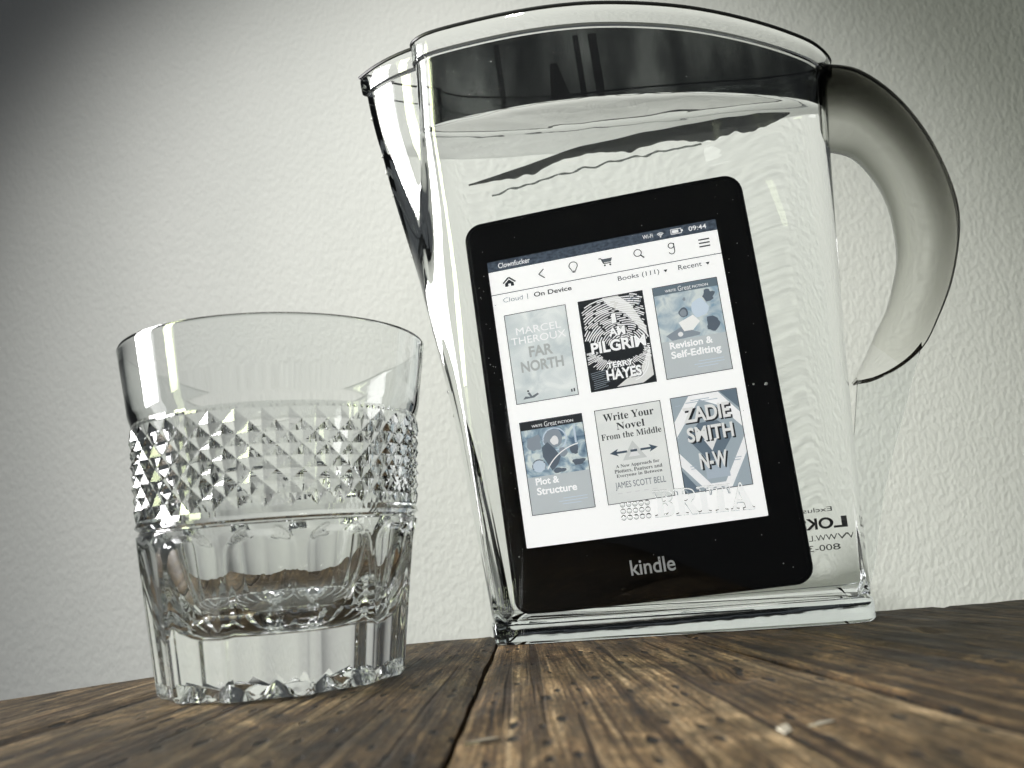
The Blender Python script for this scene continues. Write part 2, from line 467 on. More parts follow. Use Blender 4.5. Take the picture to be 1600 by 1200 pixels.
# water: its free surface, and its skin where it wets the plastic (relative index plastic / water)
def make_water():
    IN = WALL
    zs = [WL-.0006-(WL-.0006-.012)*k/40 for k in range(41)]
    lv = [(z, IN) for z in zs] + [(.0104, IN+.0008), (.0089, IN+.0020), (.0082, IN+.0035), (.0080, IN+.0060)]
    v, n = rings([(WL+.0011, IN)]+lv)
    f = grid_faces(len(lv)+1, n, flip=False)
    L = len(lv)
    f.append([L*n+k for k in range(n)])
    wet = len(f)
    # surface: rings closing towards the middle, with small waves and a meniscus
    P = section(WL, IN); c = P.mean(0)
    qs = [.985, .96, .92, .85, .75, .62, .48, .33, .18, .06]
    base = len(v); prev = list(range(n))
    for q in qs:
        cur = []
        for p in P:
            # pull towards the long axis rather than to a point
            x = c[0]+(p[0]-c[0])*(q if q > .5 else .5+.5*(q/.5)*.5+0)*1.0
            x = c[0]+(p[0]-c[0])*(.25+.75*q)
            ax = TC(x, 1.0)
            y = ax+(p[1]-TC(p[0], 1.0))*q
            men = .0011*math.exp(-(1-q)/.03)
            z = WL+men+.0005*noise.noise(Vector((x*38, y*60, 2)))+.0003*noise.noise(Vector((x*110, y*110, 6)))
            cur.append(len(v)); v.append((x, y, z))
        for k in range(n):
            k2 = (k+1) % n
            f.append((prev[k2], prev[k], cur[k], cur[k2]))
        prev = cur
    f.append(prev[::-1])
    me = mesh('water', v, f, True, 40)
    me.materials.append(glass('water_against_plastic', 1.49/1.333, (.995, .998, .998))); me.materials.append(glass('water', 1.333, (.995, .998, .998)))
    me.polygons.foreach_set('material_index', [0 if i < wet else 1 for i in range(len(f))])
    bm = bmesh.new(); bm.from_mesh(me); bmesh.ops.triangulate(bm, faces=[q for q in bm.faces if len(q.verts) > 4]); bm.to_mesh(me); bm.free()
    o = link('water', me)
    o.location = P0; o.rotation_euler = (0, 0, YAW)
    o['label'] = 'clear water filling the pitcher up to just below its rim'; o['category'] = 'water'
make_water()

lv = [(.2424+.00075*math.sin(2*math.pi*k/8), -.0012+.0007*math.cos(2*math.pi*k/8)) for k in range(9)]
add_loft('rim_dark_edge', lv, plain('edge_shade_black', (.012, .013, .013), .35), pitcher, flip=True)  # black ring added for the dark refraction along the rim edge
# dark tinted band behind the front wall, above the water line
def make_tinted_band():
    idx0 = 8+SEG*2-3; idx1 = 8+SEG*10+3
    mt = film('dark_tint_film', (.15, .16, .158), .03, .25)
    v = []; zs = [WL+.0016+(.2335-WL-.0016)*k/5 for k in range(6)]
    for z in zs:
        a = section(z, WALL+.0004)[idx0:idx1]; b = section(z, WALL+.0014)[idx0:idx1]
        v += [(p[0], p[1], z+rimdrop(p[0], z)) for p in list(a)+list(b)[::-1]]
    n = 2*(idx1-idx0)
    f = grid_faces(6, n)
    m_ = n//2
    for r_, fl in ((0, True), (5, False)):
        for k in range(m_-1):
            q = (r_*n+k, r_*n+k+1, r_*n+n-2-k, r_*n+n-1-k)
            f.append(q[::-1] if fl else q)
    nt = mt.node_tree; tb = [q for q in nt.nodes if q.type == 'BSDF_TRANSPARENT'][0]
    tc = N(nt, 'ShaderNodeTexCoord'); mp = N(nt, 'ShaderNodeMapping'); mp.inputs['Scale'].default_value = (1, 1, .35); nz = N(nt, 'ShaderNodeTexNoise'); nz.inputs['Scale'].default_value = 45; nz.inputs['Detail'].default_value = 4
    nt.links.new(tc.outputs['Object'], mp.inputs[0]); nt.links.new(mp.outputs[0], nz.inputs[0])
    rr = ramp(nt, [(.36, (.06, .066, .066)), (.5, (.17, .178, .177)), (.64, (.32, .33, .328))]); nt.links.new(nz.outputs['Fac'], rr.inputs[0]); nt.links.new(rr.outputs[0], tb.inputs[0])
    c = link('tinted_band', mesh('tinted_band', v, f, True, 40), mt, pitcher)
    dm = film('dark_bar_film', (.25, .25, .25), .05, .2)  # upright dark reflections put in as tinted strips
    Pm = section(.22, WALL+.0018)
    for s_, wd, ln in ((.0245, .0011, 0), (.0560, .0011, .001), (.0625, .0016, .001), (.0470, .0040, .012)):
        vv = []
        for k in range(7):
            z = WL+.002+(.2325-WL-.002-ln)*k/6; Pz = section(z, WALL+.0019)[8+SEG:8+SEG*10]
            for x in (s_-wd*(1-.5*k/6*(ln > .005)), s_+wd*(1-.8*k/6*(ln > .005))):
                x2 = x-.0012*k/6
                vv.append((x2, float(np.interp(x2, Pz[:, 0], Pz[:, 1])), z))
        me = mesh('reflection_bar', vv, [(2*k, 2*k+1, 2*k+3, 2*k+2) for k in range(6)], True)
        o = link('reflection_bar', me, dm, c); so = o.modifiers.new('thickness', 'SOLIDIFY'); so.thickness = .0008; so.offset = 0
make_tinted_band()

# handle
OUT = [(.150, .2225), (.1536, .2222), (.1669, .2171), (.1797, .2028), (.1889, .1839), (.194, .1636), (.1945, .1459), (.1885, .1243), (.1798, .1073), (.1722, .0967), (.1605, .0893), (.1470, .0864)]
INN = [(.147, .1868), (.1496, .1862), (.1600, .1812), (.1668, .1700), (.1700, .1590), (.1708, .1480), (.1700, .1352), (.1665, .1240), (.1628, .1150), (.1585, .1080), (.1530, .0985), (.1462, .0878)]
def resample(P, n):
    Q = catmull(P, 8)+[P[-1]]
    Q = np.array(Q); d = np.r_[0, np.cumsum(np.linalg.norm(np.diff(Q, axis=0), axis=1))]
    t_ = np.linspace(0, d[-1], n)
    return np.stack([np.interp(t_, d, Q[:, k]) for k in (0, 1)], 1)
def make_handle():
    n = 60
    Q1 = np.array(catmull(OUT, 6)+[OUT[-1]]); Q2 = np.array(catmull(INN, 6)+[INN[-1]])
    prof = []
    M = 28
    for k in range(M):
        a = 2*math.pi*k/M
        c, s = math.cos(a), math.sin(a)
        prof.append((.5+.5*math.copysign(abs(c)**.75, c), math.copysign(abs(s)**.7, s)))
    def solid(f0, f1, hw, name, mt, i0=0, i1=None, parent=pitcher, wedge=False):
        v = []
        i1 = len(Q1) if i1 is None else i1
        rng = range(i0, i1)
        for i in rng:
            f = i/(len(Q1)-1)
            a, b = Q2[i], Q1[i]
            w_ = hw*(1-.45*f)
            g0 = f0(f); g1 = f1(f)
            for (pr, ps) in prof:
                q = g0+(g1-g0)*pr
                p = a+(b-a)*q
                v.append((p[0], .0275+w_*ps*((.02+.98*max(0, pr-.38*(1+.4*f))**1.1)*max(.02, 1-1.12*f) if wedge else 1), p[1]))
        m_ = len(list(rng))
        f = grid_faces(m_, M); f.append(list(range(M))[::-1]); f.append([(m_-1)*M+k for k in range(M)])
        me = mesh(name, v, f, True, 60)
        bm = bmesh.new(); bm.from_mesh(me); bmesh.ops.recalc_face_normals(bm, faces=bm.faces); bm.to_mesh(me); bm.free()
        return link(name, me, mt, parent)
    clear = glass('handle_plastic', 1.12, (.99, .99, .985), .10)
    h = solid(lambda f: 0, lambda f: 1, .0115, 'handle', clear)
    # dark grip along the outer side: absorbs with thickness, thinning out towards the lower end
    mt, nt, out = nodes('handle_tint_volume')
    g = N(nt, 'ShaderNodeBsdfGlass'); g.inputs['IOR'].default_value = 1.03; g.inputs['Roughness'].default_value = .12; g.inputs['Color'].default_value = (.97, .97, .96, 1)
    va = N(nt, 'ShaderNodeVolumeAbsorption'); va.inputs['Color'].default_value = (.34, .34, .31, 1); va.inputs['Density'].default_value = 850
    nt.links.new(g.outputs[0], out.inputs['Surface']); nt.links.new(va.outputs[0], out.inputs['Volume'])
    solid(lambda f: .02, lambda f: .985, .0105, 'handle_tint', mt, 1, len(Q1)-8, h, True)
    # dark moulding line down the outer edge and across the lower end
    ed = plain('dark_trim', (.012, .012, .011), .3)
    v = []
    for i in range(2, len(Q1)):
        f = i/(len(Q1)-1); a, b = Q2[i], Q1[i]; wd = .0030*(1-.35*f)
        th = .012+.055*math.exp(-((f-.62)/.28)**2)
        for q, yy in ((1.004, -wd), (1.004-th, -wd), (1.004-th, wd), (1.004, wd)):
            p = a+(b-a)*q; v.append((p[0], .0275+yy, p[1]))
    k = len(v)//4; f = grid_faces(k, 4); f += [[3, 2, 1, 0], [(k-1)*4+j for j in range(4)]]
    me = mesh('edge_trim', v, f, True, 40); bm = bmesh.new(); bm.from_mesh(me); bmesh.ops.recalc_face_normals(bm, faces=bm.faces); bm.to_mesh(me); bm.free()
    link('edge_trim', me, ed, h)
    v = []
    P_ = catmull([(.1466, .0868), (.1530, .0872), (.1605, .0898), (.1672, .0935), (.1730, .0985)], 6)
    for i, p in enumerate(P_):
        w2 = .0003+.0013*(i/len(P_))**1.6
        for dz, yy in ((w2, -.0042), (-w2*.4, -.0042), (-w2*.4, .0042), (w2, .0042)): v.append((p[0], .0275+yy, p[1]+dz))
    k = len(v)//4; f = grid_faces(k, 4); f += [[3, 2, 1, 0], [(k-1)*4+j for j in range(4)]]
    me = mesh('lower_trim', v, f, True, 40); bm = bmesh.new(); bm.from_mesh(me); bmesh.ops.recalc_face_normals(bm, faces=bm.faces); bm.to_mesh(me); bm.free()
    link('lower_trim', me, film('smoke_trim', (.14, .13, .11), .05, .2), h)
    # clear fin bridging the handle end down to the foot
    pts = [(.1475, .0872), (.1605, .0893), (.1722, .0967), (.1627, .0738), (.1562, .0585), (.1512, .0454), (.1462, .0290), (.1425, .0150), (.1395, .0080), (.1345, .0080), (.1385, .045)]
    v = [(x, .0265, z) for x, z in pts]+[(x, .0285, z) for x, z in pts]; k = len(pts)
    f = [tuple(range(k))[::-1], tuple(range(k, 2*k))]+[(i, (i+1) % k, k+(i+1) % k, k+i) for i in range(k)]
    me = mesh('fin', v, f); bm = bmesh.new(); bm.from_mesh(me); bmesh.ops.recalc_face_normals(bm, faces=bm.faces); bmesh.ops.triangulate(bm, faces=[q for q in bm.faces if len(q.verts) > 4]); bm.to_mesh(me); bm.free()
    link('fin', me, glass('fin_plastic', 1.45, (.97, .98, .98)), pitcher)
make_handle()

# ------------------------------------------------------------------ text helper
def text_mesh(s, bold=0.0, extrude=0.0, bevel=0.0):
    cu = bpy.data.curves.new('t', 'FONT'); cu.body = s; cu.size = 1; cu.offset = bold; cu.extrude = extrude; cu.bevel_depth = bevel; cu.bevel_resolution = 1; cu.resolution_u = 4
    cu.align_x = 'LEFT'
    o = bpy.data.objects.new('t', cu); col.objects.link(o)
    dg = bpy.context.evaluated_depsgraph_get(); me = bpy.data.meshes.new_from_object(o.evaluated_get(dg))
    bpy.data.objects.remove(o); bpy.data.curves.remove(cu)
    return me
def serif(s):
    out = ''
    for ch in s:
        if 'A' <= ch <= 'Z': out += chr(0x1D400+ord(ch)-65)
        elif 'a' <= ch <= 'z': out += chr(0x1D41A+ord(ch)-97)
        else: out += ch
    return out

# embossed maker's lettering and dots low on the pitcher front
FRONT = {}
def front_y(x, z):
    nose, fr, bk = keyloop(z)
    P = catmull(fr, SEG); xs = [p[0] for p in P]
    return float(np.interp(x, xs, [p[1] for p in P]))
def make_logo():
    me = text_mesh(serif('BRITA'), -.01, .04, .035)
    co = np.array([v.co[:] for v in me.vertices]); lo, hi = co.min(0), co.max(0)
    x0, x1, zb, h = .0650, .0995, .0402, .0098
    for v in me.vertices:
        q = (v.co-Vector(lo)); x = x0+(x1-x0)*q.x/(hi[0]-lo[0]); z = zb+h*q.y/(hi[1]-lo[1])
        y = front_y(x, z)-.0007*(v.co.z)/.075-.0001
        v.co = (x, y, z)
    me.update()
    link('embossed_lettering', me, PLA, pitcher)
    bm = bmesh.new()
    for r_ in range(3):
        for c_ in range(5):
            x = .0540+c_*.0022+(r_ % 2)*.0; z = .0412+r_*.0023
            mm = Matrix.Translation((x, front_y(x, z)-.0001, z)) @ Matrix.Scale(.5, 4, (0, 1, 0))
            bmesh.ops.create_uvsphere(bm, u_segments=10, v_segments=6, radius=.0010, matrix=mm)
    me = bpy.data.meshes.new('embossed_dots'); bm.to_mesh(me); bm.free()
    me.polygons.foreach_set('use_smooth', [True]*len(me.polygons))
    link('embossed_dots', me, PLA, pitcher)
make_logo()

# droplets and splashes clinging to the plastic above the water line and along the spout edge
def make_drops():
    bm = bmesh.new(); rs_ = random.Random(21)
    for q in range(70):
        z = rs_.uniform(.2055, .231); x = rs_.choice([rs_.uniform(-.002, .03), rs_.uniform(.03, .135), rs_.gauss(.022, .008)])
        if x < -.003: continue
        r = rs_.uniform(.00012, .00042)
        y = front_y(x, min(z, .24))
        mm = Matrix.Translation((x, y-.00005, z+rimdrop(x, z))) @ Matrix.Diagonal((1+rs_.random(), .6, 1+.5*rs_.random(), 1))
        bmesh.ops.create_icosphere(bm, subdivisions=2, radius=r, matrix=mm)
    for z in (.157, .185, .196, .204, .222, .098, .088, .045, .030):
        nose = keyloop(z)[0]
        mm = Matrix.Translation((nose[0]-.0001, nose[1]-.0002, z)) @ Matrix.Diagonal((.7, .8, 1.5, 1))
        bmesh.ops.create_icosphere(bm, subdivisions=2, radius=rs_.uniform(.0005, .0009), matrix=mm)
    for q in range(26):     # stray bubbles on the wet wall
        z = rs_.uniform(.02, .19); x = rs_.uniform(.005, .125)
        mm = Matrix.Translation((x, front_y(x, z)-.00003, z))
        bmesh.ops.create_icosphere(bm, subdivisions=2, radius=rs_.uniform(.00010, .00022), matrix=mm)
    me = bpy.data.meshes.new('water_droplets'); bm.to_mesh(me); bm.free()
    me.polygons.foreach_set('use_smooth', [True]*len(me.polygons))
    link('water_droplets', me, glass('droplet', 1.33), pitcher, kind='stuff')
make_drops()

# ------------------------------------------------------------------ e-reader
W = .0906
KPOS = Vector((.0428, .3300, .0928)); KSC = .992; KROT = (-11.76, 3.0, -2.6); KASP = (1.0, 1.02)
def make_reader():
    t = thing('e_reader', 'black e-reader with a lit screen of six book covers standing in the pitcher', 'e-reader')
    S = W*KSC
    a, b, c = (R(q) for q in KROT)
    M = Matrix.Translation(KPOS) @ Matrix.Rotation(a, 4, 'Z') @ Matrix.Rotation(b, 4, 'X') @ Matrix.Rotation(c, 4, 'Y')
    t.matrix_world = M @ Matrix.Translation((0, 0, -S*.953))
    off = S*.953
    # u right 0..1, v down 0..1.333 -> local x, z
    X = lambda u: (u-.5)*S*KASP[0]
    Z = lambda v: off-(v-.6665)*S*.937*KASP[1]
    LAY = [0]
    def rounded(x0, x1, z0, z1, r, n=8):
        o = []
        for cx, cz, a0 in ((x1-r, z1-r, 0), (x0+r, z1-r, 90), (x0+r, z0+r, 180), (x1-r, z0+r, 270)):
            for k in range(n+1):
                a = R(a0+90*k/n); o.append((cx+r*math.cos(a), cz+r*math.sin(a)))
        return o
    # casing
    black = plain('soft_black_casing', (.002, .002, .0022), .5, .06)
    x0, x1, z1, z0 = X(-.085), X(1.135), Z(-.2), Z(1.638)
    lv = []
    for (ins, y) in [(.0012, -.0003), (.0003, .0002), (0, .0012), (0, .0045), (.0010, .0070), (.0035, .0088)]:
        lv.append([(x, y, z) for x, z in rounded(x0+ins, x1-ins, z0+ins, z1-ins, .0068-ins)])
    n = len(lv[0]); v = [q for l in lv for q in l]
    f = grid_faces(len(lv), n); f.append(list(range(n))[::-1]); f.append([(len(lv)-1)*n+k for k in range(n)])
    me = mesh('casing', v, f, True, 40); bm = bmesh.new(); bm.from_mesh(me); bmesh.ops.recalc_face_normals(bm, faces=bm.faces); bm.to_mesh(me); bm.free()
    link('casing', me, black, t)
    # bezel frame standing proud round the recessed screen
    o = rounded(x0+.0012, x1-.0012, z0+.0012, z1-.0012, .0056); i_ = rounded(X(0), X(1), Z(1.333), Z(0), .0004)
    k = len(o)
    v = [(x, -.0003, z) for x, z in o]+[(x, -.0011, z) for x, z in rounded(x0+.002, x1-.002, z0+.002, z1-.002, .0050)]+[(x, -.0011, z) for x, z in i_]+[(x, -.0004, z) for x, z in i_]
    me = mesh('bezel', v, grid_faces(4, k), False); bm = bmesh.new(); bm.from_mesh(me); bmesh.ops.recalc_face_normals(bm, faces=bm.faces); bm.to_mesh(me); bm.free()
    link('bezel', me, plain('bezel_black', (.002, .002, .0022), .4, .08), t)
    DY = .000025
    def patch(name, u0, v0, u1, v1, mt, layer, parent=t):
        x0, x1, z0, z1 = X(u0), X(u1), Z(v1), Z(v0); y = -.00045-layer*DY
        me = mesh(name, [(x0, y, z0), (x1, y, z0), (x1, y, z1), (x0, y, z1)], [(0, 1, 2, 3)])
        uvl = me.uv_layers.new(name='UVMap'); uvl.data.foreach_set('uv', [0, 0, 1, 0, 1, 1, 0, 1])
        return link(name, me, mt, parent)
    class Ink:      # several flat printed shapes joined into one part
        def __init__(s): s.v = []; s.f = []; s.mi = []; s.m = []
        def mat(s, mt):
            if mt not in s.m: s.m.append(mt)
            return s.m.index(mt)
        def poly(s, pts, mt, layer):
            b = len(s.v); s.v += [(X(u), -.00045-layer*DY, Z(v)) for u, v in pts]
            s.f.append(tuple(range(b, b+len(pts)))); s.mi.append(s.mat(mt)); return s
        def rect(s, u0, v0, u1, v1, mt, layer): return s.poly([(u0, v1), (u1, v1), (u1, v0), (u0, v0)], mt, layer)
        def line(s, pts, wd, mt, layer):
            for (a, b) in zip(pts, pts[1:]):
                d = Vector((b[0]-a[0], b[1]-a[1])); 
                if d.length == 0: continue
                n_ = Vector((-d.y, d.x)).normalized()*wd/2
                s.poly([(a[0]-n_.x, a[1]-n_.y), (b[0]-n_.x, b[1]-n_.y), (b[0]+n_.x, b[1]+n_.y), (a[0]+n_.x, a[1]+n_.y)], mt, layer)
            return s
        def arc(s, cu, cv, r, wd, mt, layer, a0=0, a1=360, ry=None, n=20):
            ry = ry or r
            return s.line([(cu+r*math.cos(R(a0+(a1-a0)*k/n)), cv+ry*math.sin(R(a0+(a1-a0)*k/n))) for k in range(n+1)], wd, mt, layer)
        def disc(s, cu, cv, r, mt, layer, ry=None, n=18, wob=0, seed=0):
            ry = ry or r
            return s.poly([(cu+r*(1+wob*noise.noise(Vector((math.cos(6.283*k/n)*1.5, math.sin(6.283*k/n)*1.5, seed))))*math.cos(-6.283*k/n), cv+ry*(1+wob*noise.noise(Vector((math.cos(6.283*k/n)*1.5, math.sin(6.283*k/n)*1.5, seed))))*math.sin(-6.283*k/n)) for k in range(n)], mt, layer)
        def text(s, body, u0, u1, vt, vb, mt, layer, bold=.0, dx=0, dv=0):
            """fit the ink of the text into the box u0..u1, vt..vb"""
            me = text_mesh(body, bold)
            co = np.array([q.co[:] for q in me.vertices])
            lo, hi = co.min(0), co.max(0); b = len(s.v)
            for q in co:
                u = u0+(u1-u0)*(q[0]-lo[0])/(hi[0]-lo[0])+dx; vv = vb-(vb-vt)*(q[1]-lo[1])/(hi[1]-lo[1])+dv
                s.v.append((X(u), -.00045-layer*DY, Z(vv)))
            mi = s.mat(mt)
            for p in me.polygons:
                s.f.append(tuple(b+q for q in p.vertices)); s.mi.append(mi)
            bpy.data.meshes.remove(me); return s
        def build(s, name, parent=t):
            me = mesh(name, s.v, s.f)
            for q in s.m: me.materials.append(q)
            me.polygons.foreach_set('material_index', s.mi)
            bm = bmesh.new(); bm.from_mesh(me)
            for q in bm.faces:
                if q.normal.y > 0: q.normal_flip()
            bm.to_mesh(me); bm.free()
            return link(name, me, None, parent)
    white = ink(1.0, (1, 1, .985)); dk = ink(.035, BLUE); navy = ink(.045, (.75, 1, 1.25)); gr = ink(.30, BLUE); lg = ink(.52, BLUE)
    patch('screen', 0, 0, 1, 1.333, white, 0)
    # status bar
    def bar(nt):
        tc = N(nt, 'ShaderNodeUVMap'); n = N(nt, 'ShaderNodeTexNoise'); n.inputs['Scale'].default_value = 14; n.inputs['Detail'].default_value = 5
        mp = N(nt, 'ShaderNodeMapping'); mp.inputs['Scale'].default_value = (4, .3, 1); nt.links.new(tc.outputs[0], mp.inputs[0]); nt.links.new(mp.outputs[0], n.inputs[0])
        r = ramp(nt, [(.35, (.030, .042, .060)), (.7, (.09, .115, .15))]); nt.links.new(n.outputs[0], r.inputs[0]); return r.outputs[0]
    patch('status_bar', 0, 0, 1, .05, lit_print('status_bar_ink', bar), 1)
    k = Ink(); pale = ink(.85)
    k.text('Clownfucker', .047, .19, .012, .037, pale, 2, .012)
    k.build('device_name_text'); k = Ink()
    k.text('Wi-Fi', .683, .728, .013, .032, pale, 2, .01)
    for r_ in (.006, .0125, .019): k.arc(.760, .036, r_, .0042, pale, 2, 225, 315, n=8)
    k.disc(.760, .036, .003, pale, 2, n=8)
    k.build('wireless_text'); k = Ink()
    k.line([(.806, .012), (.850, .012), (.850, .034), (.806, .034), (.806, .012)], .003, pale, 2)
    k.rect(.811, .016, .838, .030, pale, 2).rect(.852, .018, .857, .028, pale, 2)
    k.build('battery_icon'); k = Ink()
    k.text('09:44', .882, .957, .012, .034, pale, 2, .01).build('clock_text')
    # toolbar icons
    k = Ink()
    k.line([(.058, .113), (.086, .088), (.114, .113)], .007, dk, 1)
    k.poly([(.066, .116), (.086, .098), (.106, .116), (.106, .131), (.092, .131), (.092, .118), (.081, .118), (.081, .131), (.066, .131)][::-1], dk, 1)
    k.line([(.244, .080), (.220, .101), (.244, .123)], .005, dk, 1)
    k.arc(.372, .092, .018, .0042, dk, 1, 130, 410).line([(.360, .105), (.365, .118), (.379, .118), (.384, .105)], .004, dk, 1).line([(.365, .123), (.379, .123)], .004, dk, 1)
    k.line([(.483, .084), (.494, .084), (.503, .110), (.535, .110)], .0045, dk, 1)
    k.poly([(.496, .088), (.542, .088), (.535, .105), (.502, .105)][::-1], ink(.12, BLUE), 1)
    k.disc(.507, .119, .0045, dk, 1, n=10).disc(.530, .119, .0045, dk, 1, n=10)
    k.arc(.652, .090, .016, .0042, dk, 1).line([(.663, .102), (.677, .117)], .006, dk, 1)
    k.arc(.797, .085, .012, .0045, dk, 1).line([(.809, .074), (.809, .112)], .0045, dk, 1).arc(.797, .112, .012, .0045, dk, 1, 0, 170, n=10)
    for q in (.083, .099, .115): k.rect(.914, q-.0032, .960, q+.0032, dk, 1)
    k.build('toolbar_icons')
    k = Ink()
    k.rect(0, .1585, 1, .1625, ink(.12, BLUE), 1)
    k.text('Cloud', .048, .136, .181, .204, ink(.30, BLUE), 1, .002)
    k.rect(.156, .180, .159, .208, ink(.2, BLUE), 1)
    k.text('On Device', .186, .351, .181, .204, dk, 1, .02)
    k.text('Books (111)', .552, .730, .181, .209, ink(.10, BLUE), 1, .008)
    k.text('Recent', .811, .911, .181, .204, ink(.10, BLUE), 1, .008)
    for q in (.757, .936): k.poly([(q-.009, .190), (q+.009, .190), (q, .203)], dk, 1)
    k.poly([(.005, .205), (.011, .211), (.017, .205), (.011, .208)], gr, 1)
    k.build('menu_text')
    # book covers
    cols = [(.041, .315), (.367, .647), (.687, .963)]; rws = [(.264, .687), (.770, 1.194)]
    def art(kind, seed):
        def b(nt):
            L = nt.links.new
            tc = N(nt, 'ShaderNodeUVMap'); mp = N(nt, 'ShaderNodeMapping'); mp.inputs['Location'].default_value = (seed, seed*2, 0); mp.inputs['Scale'].default_value = (1, 1.5, 1); L(tc.outputs[0], mp.inputs[0])
            n = N(nt, 'ShaderNodeTexNoise'); n.inputs['Scale'].default_value = {'pale': 2.2, 'scene': 4.5, 'scene2': 4.0, 'plain': 1.5}[kind]; n.inputs['Detail'].default_value = 4; n.inputs['Distortion'].default_value = .9
            L(mp.outputs[0], n.inputs[0])
            r = ramp(nt, {'pale': [(.32, (.50, .56, .57)), (.7, (.80, .83, .81))],
                          'scene': [(.36, (.10, .16, .23)), (.50, (.30, .40, .47)), (.60, (.62, .68, .66))],
                          'scene2': [(.32, (.22, .33, .43)), (.48, (.42, .50, .54)), (.62, (.62, .67, .66))],
                          'plain': [(.3, (.70, .72, .70)), (.7, (.80, .81, .78))]}[kind])
            L(n.outputs['Fac'], r.inputs[0]); return r.outputs[0]
        return lit_print('cover_print', b)
    def cover(ci, ri, mt, label):
        (u0, u1), (v0, v1) = cols[ci], rws[ri]
        c = patch('book_cover', u0, v0, u1, v1, mt, 1)
        c['label'] = label
        fr_ = Ink(); e = .0032; blk = ink(.05, BLUE)
        fr_.rect(u0, v0, u1, v0+e, blk, 6).rect(u0, v1-e, u1, v1, blk, 6).rect(u0, v0+e, u0+e, v1-e, blk, 6).rect(u1-e, v0+e, u1, v1-e, blk, 6)
        fr_.build('cover_border', c)
        return c, lambda a: u0+(u1-u0)*a, lambda a: v0+(v1-v0)*a
    # 1 pale cover
    c, U, V = cover(0, 0, art('pale', 2.1), 'pale grey book cover with white author name above grey title')
    k = Ink(); wt = ink(.93); tg = ink(.42, (.95, 1, .98))
    k.text('MARCEL', U(.16), U(.88), V(.165), V(.245), wt, 3, .0).text('THEROUX', U(.06), U(.94), V(.27), V(.35), wt, 3, .0)
    k.text('FAR', U(.32), U(.70), V(.39), V(.51), tg, 3, .03).text('NORTH', U(.16), U(.84), V(.545), V(.665), tg, 3, .03)
    k.poly([(U(.12), V(.955)), (U(.16), V(.925)), (U(.24), V(.935)), (U(.20), V(.895)), (U(.235), V(.885)), (U(.27), V(.93)), (U(.36), V(.905)), (U(.38), V(.92)), (U(.30), V(.95))], ink(.16, BLUE), 3)
    k.disc(U(.215), V(.872), .0045, dk, 3)
    k.line([(U(.90), V(.925)), (U(.90), V(.955))], .006, dk, 3).line([(U(.94), V(.92)), (U(.94), V(.955))], .006, dk, 3)
    k.build('cover_lettering', c)
    # 2 fingerprint cover
    c, U, V = cover(1, 0, ink(.022, BLUE), 'dark book cover with white fingerprint ridges and white title')
    k = Ink(); wh = ink(.88); cr = ink(.72, (1, 1, .97))
    k.poly([(U(.38), V(.01)), (U(.62), V(.01)), (U(.80), V(.14)), (U(.97), V(.40)), (U(.97), V(.50)), (U(.70), V(.22)), (U(.45), V(.10))][::-1], cr, 2)
    k.poly([(U(.97), V(.62)), (U(.97), V(.92)), (U(.80), V(.985)), (U(.40), V(.985)), (U(.60), V(.90)), (U(.82), V(.80))][::-1], cr, 2)
    rs_ = random.Random(5)
    for q in range(24):
        rr = .028+q*.0098
        a = 195+rs_.random()*8
        while a < 350:
            b_ = a+12+rs_.random()*30
            pts = []
            for kk in range(7):
                an = R(a+(min(b_, 352)-a)*kk/6); uu = .53+rr*1.0*math.cos(an)*1.06; vv = .50+rr*math.sin(an)*.92+.002*math.sin(q+an*9)
                pts.append((uu, vv))
            pts = [p for p in pts if cols[1][0]+.006 < p[0] < cols[1][1]-.006 and rws[0][0]+.006 < p[1]]
            if len(pts) > 1: k.line(pts, .0036+.0018*rs_.random(), wh, 3)
            a = b_+2.5+rs_.random()*4
    for q in range(46):
        an = R(8+q*3.7); ra = .07+.015*rs_.random(); rb = .115+.045*rs_.random()
        p = [(.52+ra*1.4*math.cos(an), .50+ra*.9*math.sin(an)), (.52+rb*1.2*math.cos(an)+.004, .50+rb*.75*math.sin(an))]
        p = [(min(max(a_, .373), .641), b_) for a_, b_ in p]
        k.line(p, .0035, wh, 3)
    for q in range(9):
        vv = .60+q*.009; k.line([(.376+.01*rs_.random(), vv+.004), (.43+.05*rs_.random(), vv-.004)], .0025, gr, 3)
    k.arc(.545, .565, .085, .004, wh, 3, 0, 80, ry=.10).arc(.545, .565, .076, .003, wh, 3, 5, 75, ry=.09)
    k.line([(.585, .275), (.62, .33), (.635, .30)], .003, gr, 3).line([(.57, .30), (.63, .285)], .003, gr, 3)
    sh = dk
    for (s_, a_, b_, c_, d_) in [('I', .475, .540, .20, .30), ('AM', .405, .65, .345, .44), ('PILGRIM', .10, .93, .475, .60), ('TERRY', .30, .70, .715, .775), ('HAYES', .27, .80, .79, .905)]:
        k.text(s_, U(a_), U(b_), V(c_), V(d_), sh, 4, .075, .003, .003)
        k.text(s_, U(a_), U(b_), V(c_), V(d_), ink(.95), 5, .035)
    k.build('cover_lettering', c)
    # 3 and 4: two covers of one series
    def series(ci, ri, kind, seed, head, l1, l2, w1, w2, lab):
        c, U, V = cover(ci, ri, art(kind, seed), lab)
        k = Ink()
        k.rect(U(0.012), V(.008), U(.988), V(.095), head, 2)
        k.rect(U(0.012), V(.60), U(.988), V(.993), ink(.53, (.93, 1, 1.02)), 2)
        k.text('WRITE', U(.19), U(.36), V(.048), V(.075), ink(.8), 3, .02).text('Great', U(.39), U(.59), V(.028), V(.082), ink(.8), 3, .0)
        k.text('FICTION', U(.61), U(.85), V(.048), V(.075), ink(.8), 3, .02)
        a, b, m_ = ink(.13, (.8, 1, 1.25)), ink(.62, BLUE), ink(.30, BLUE)
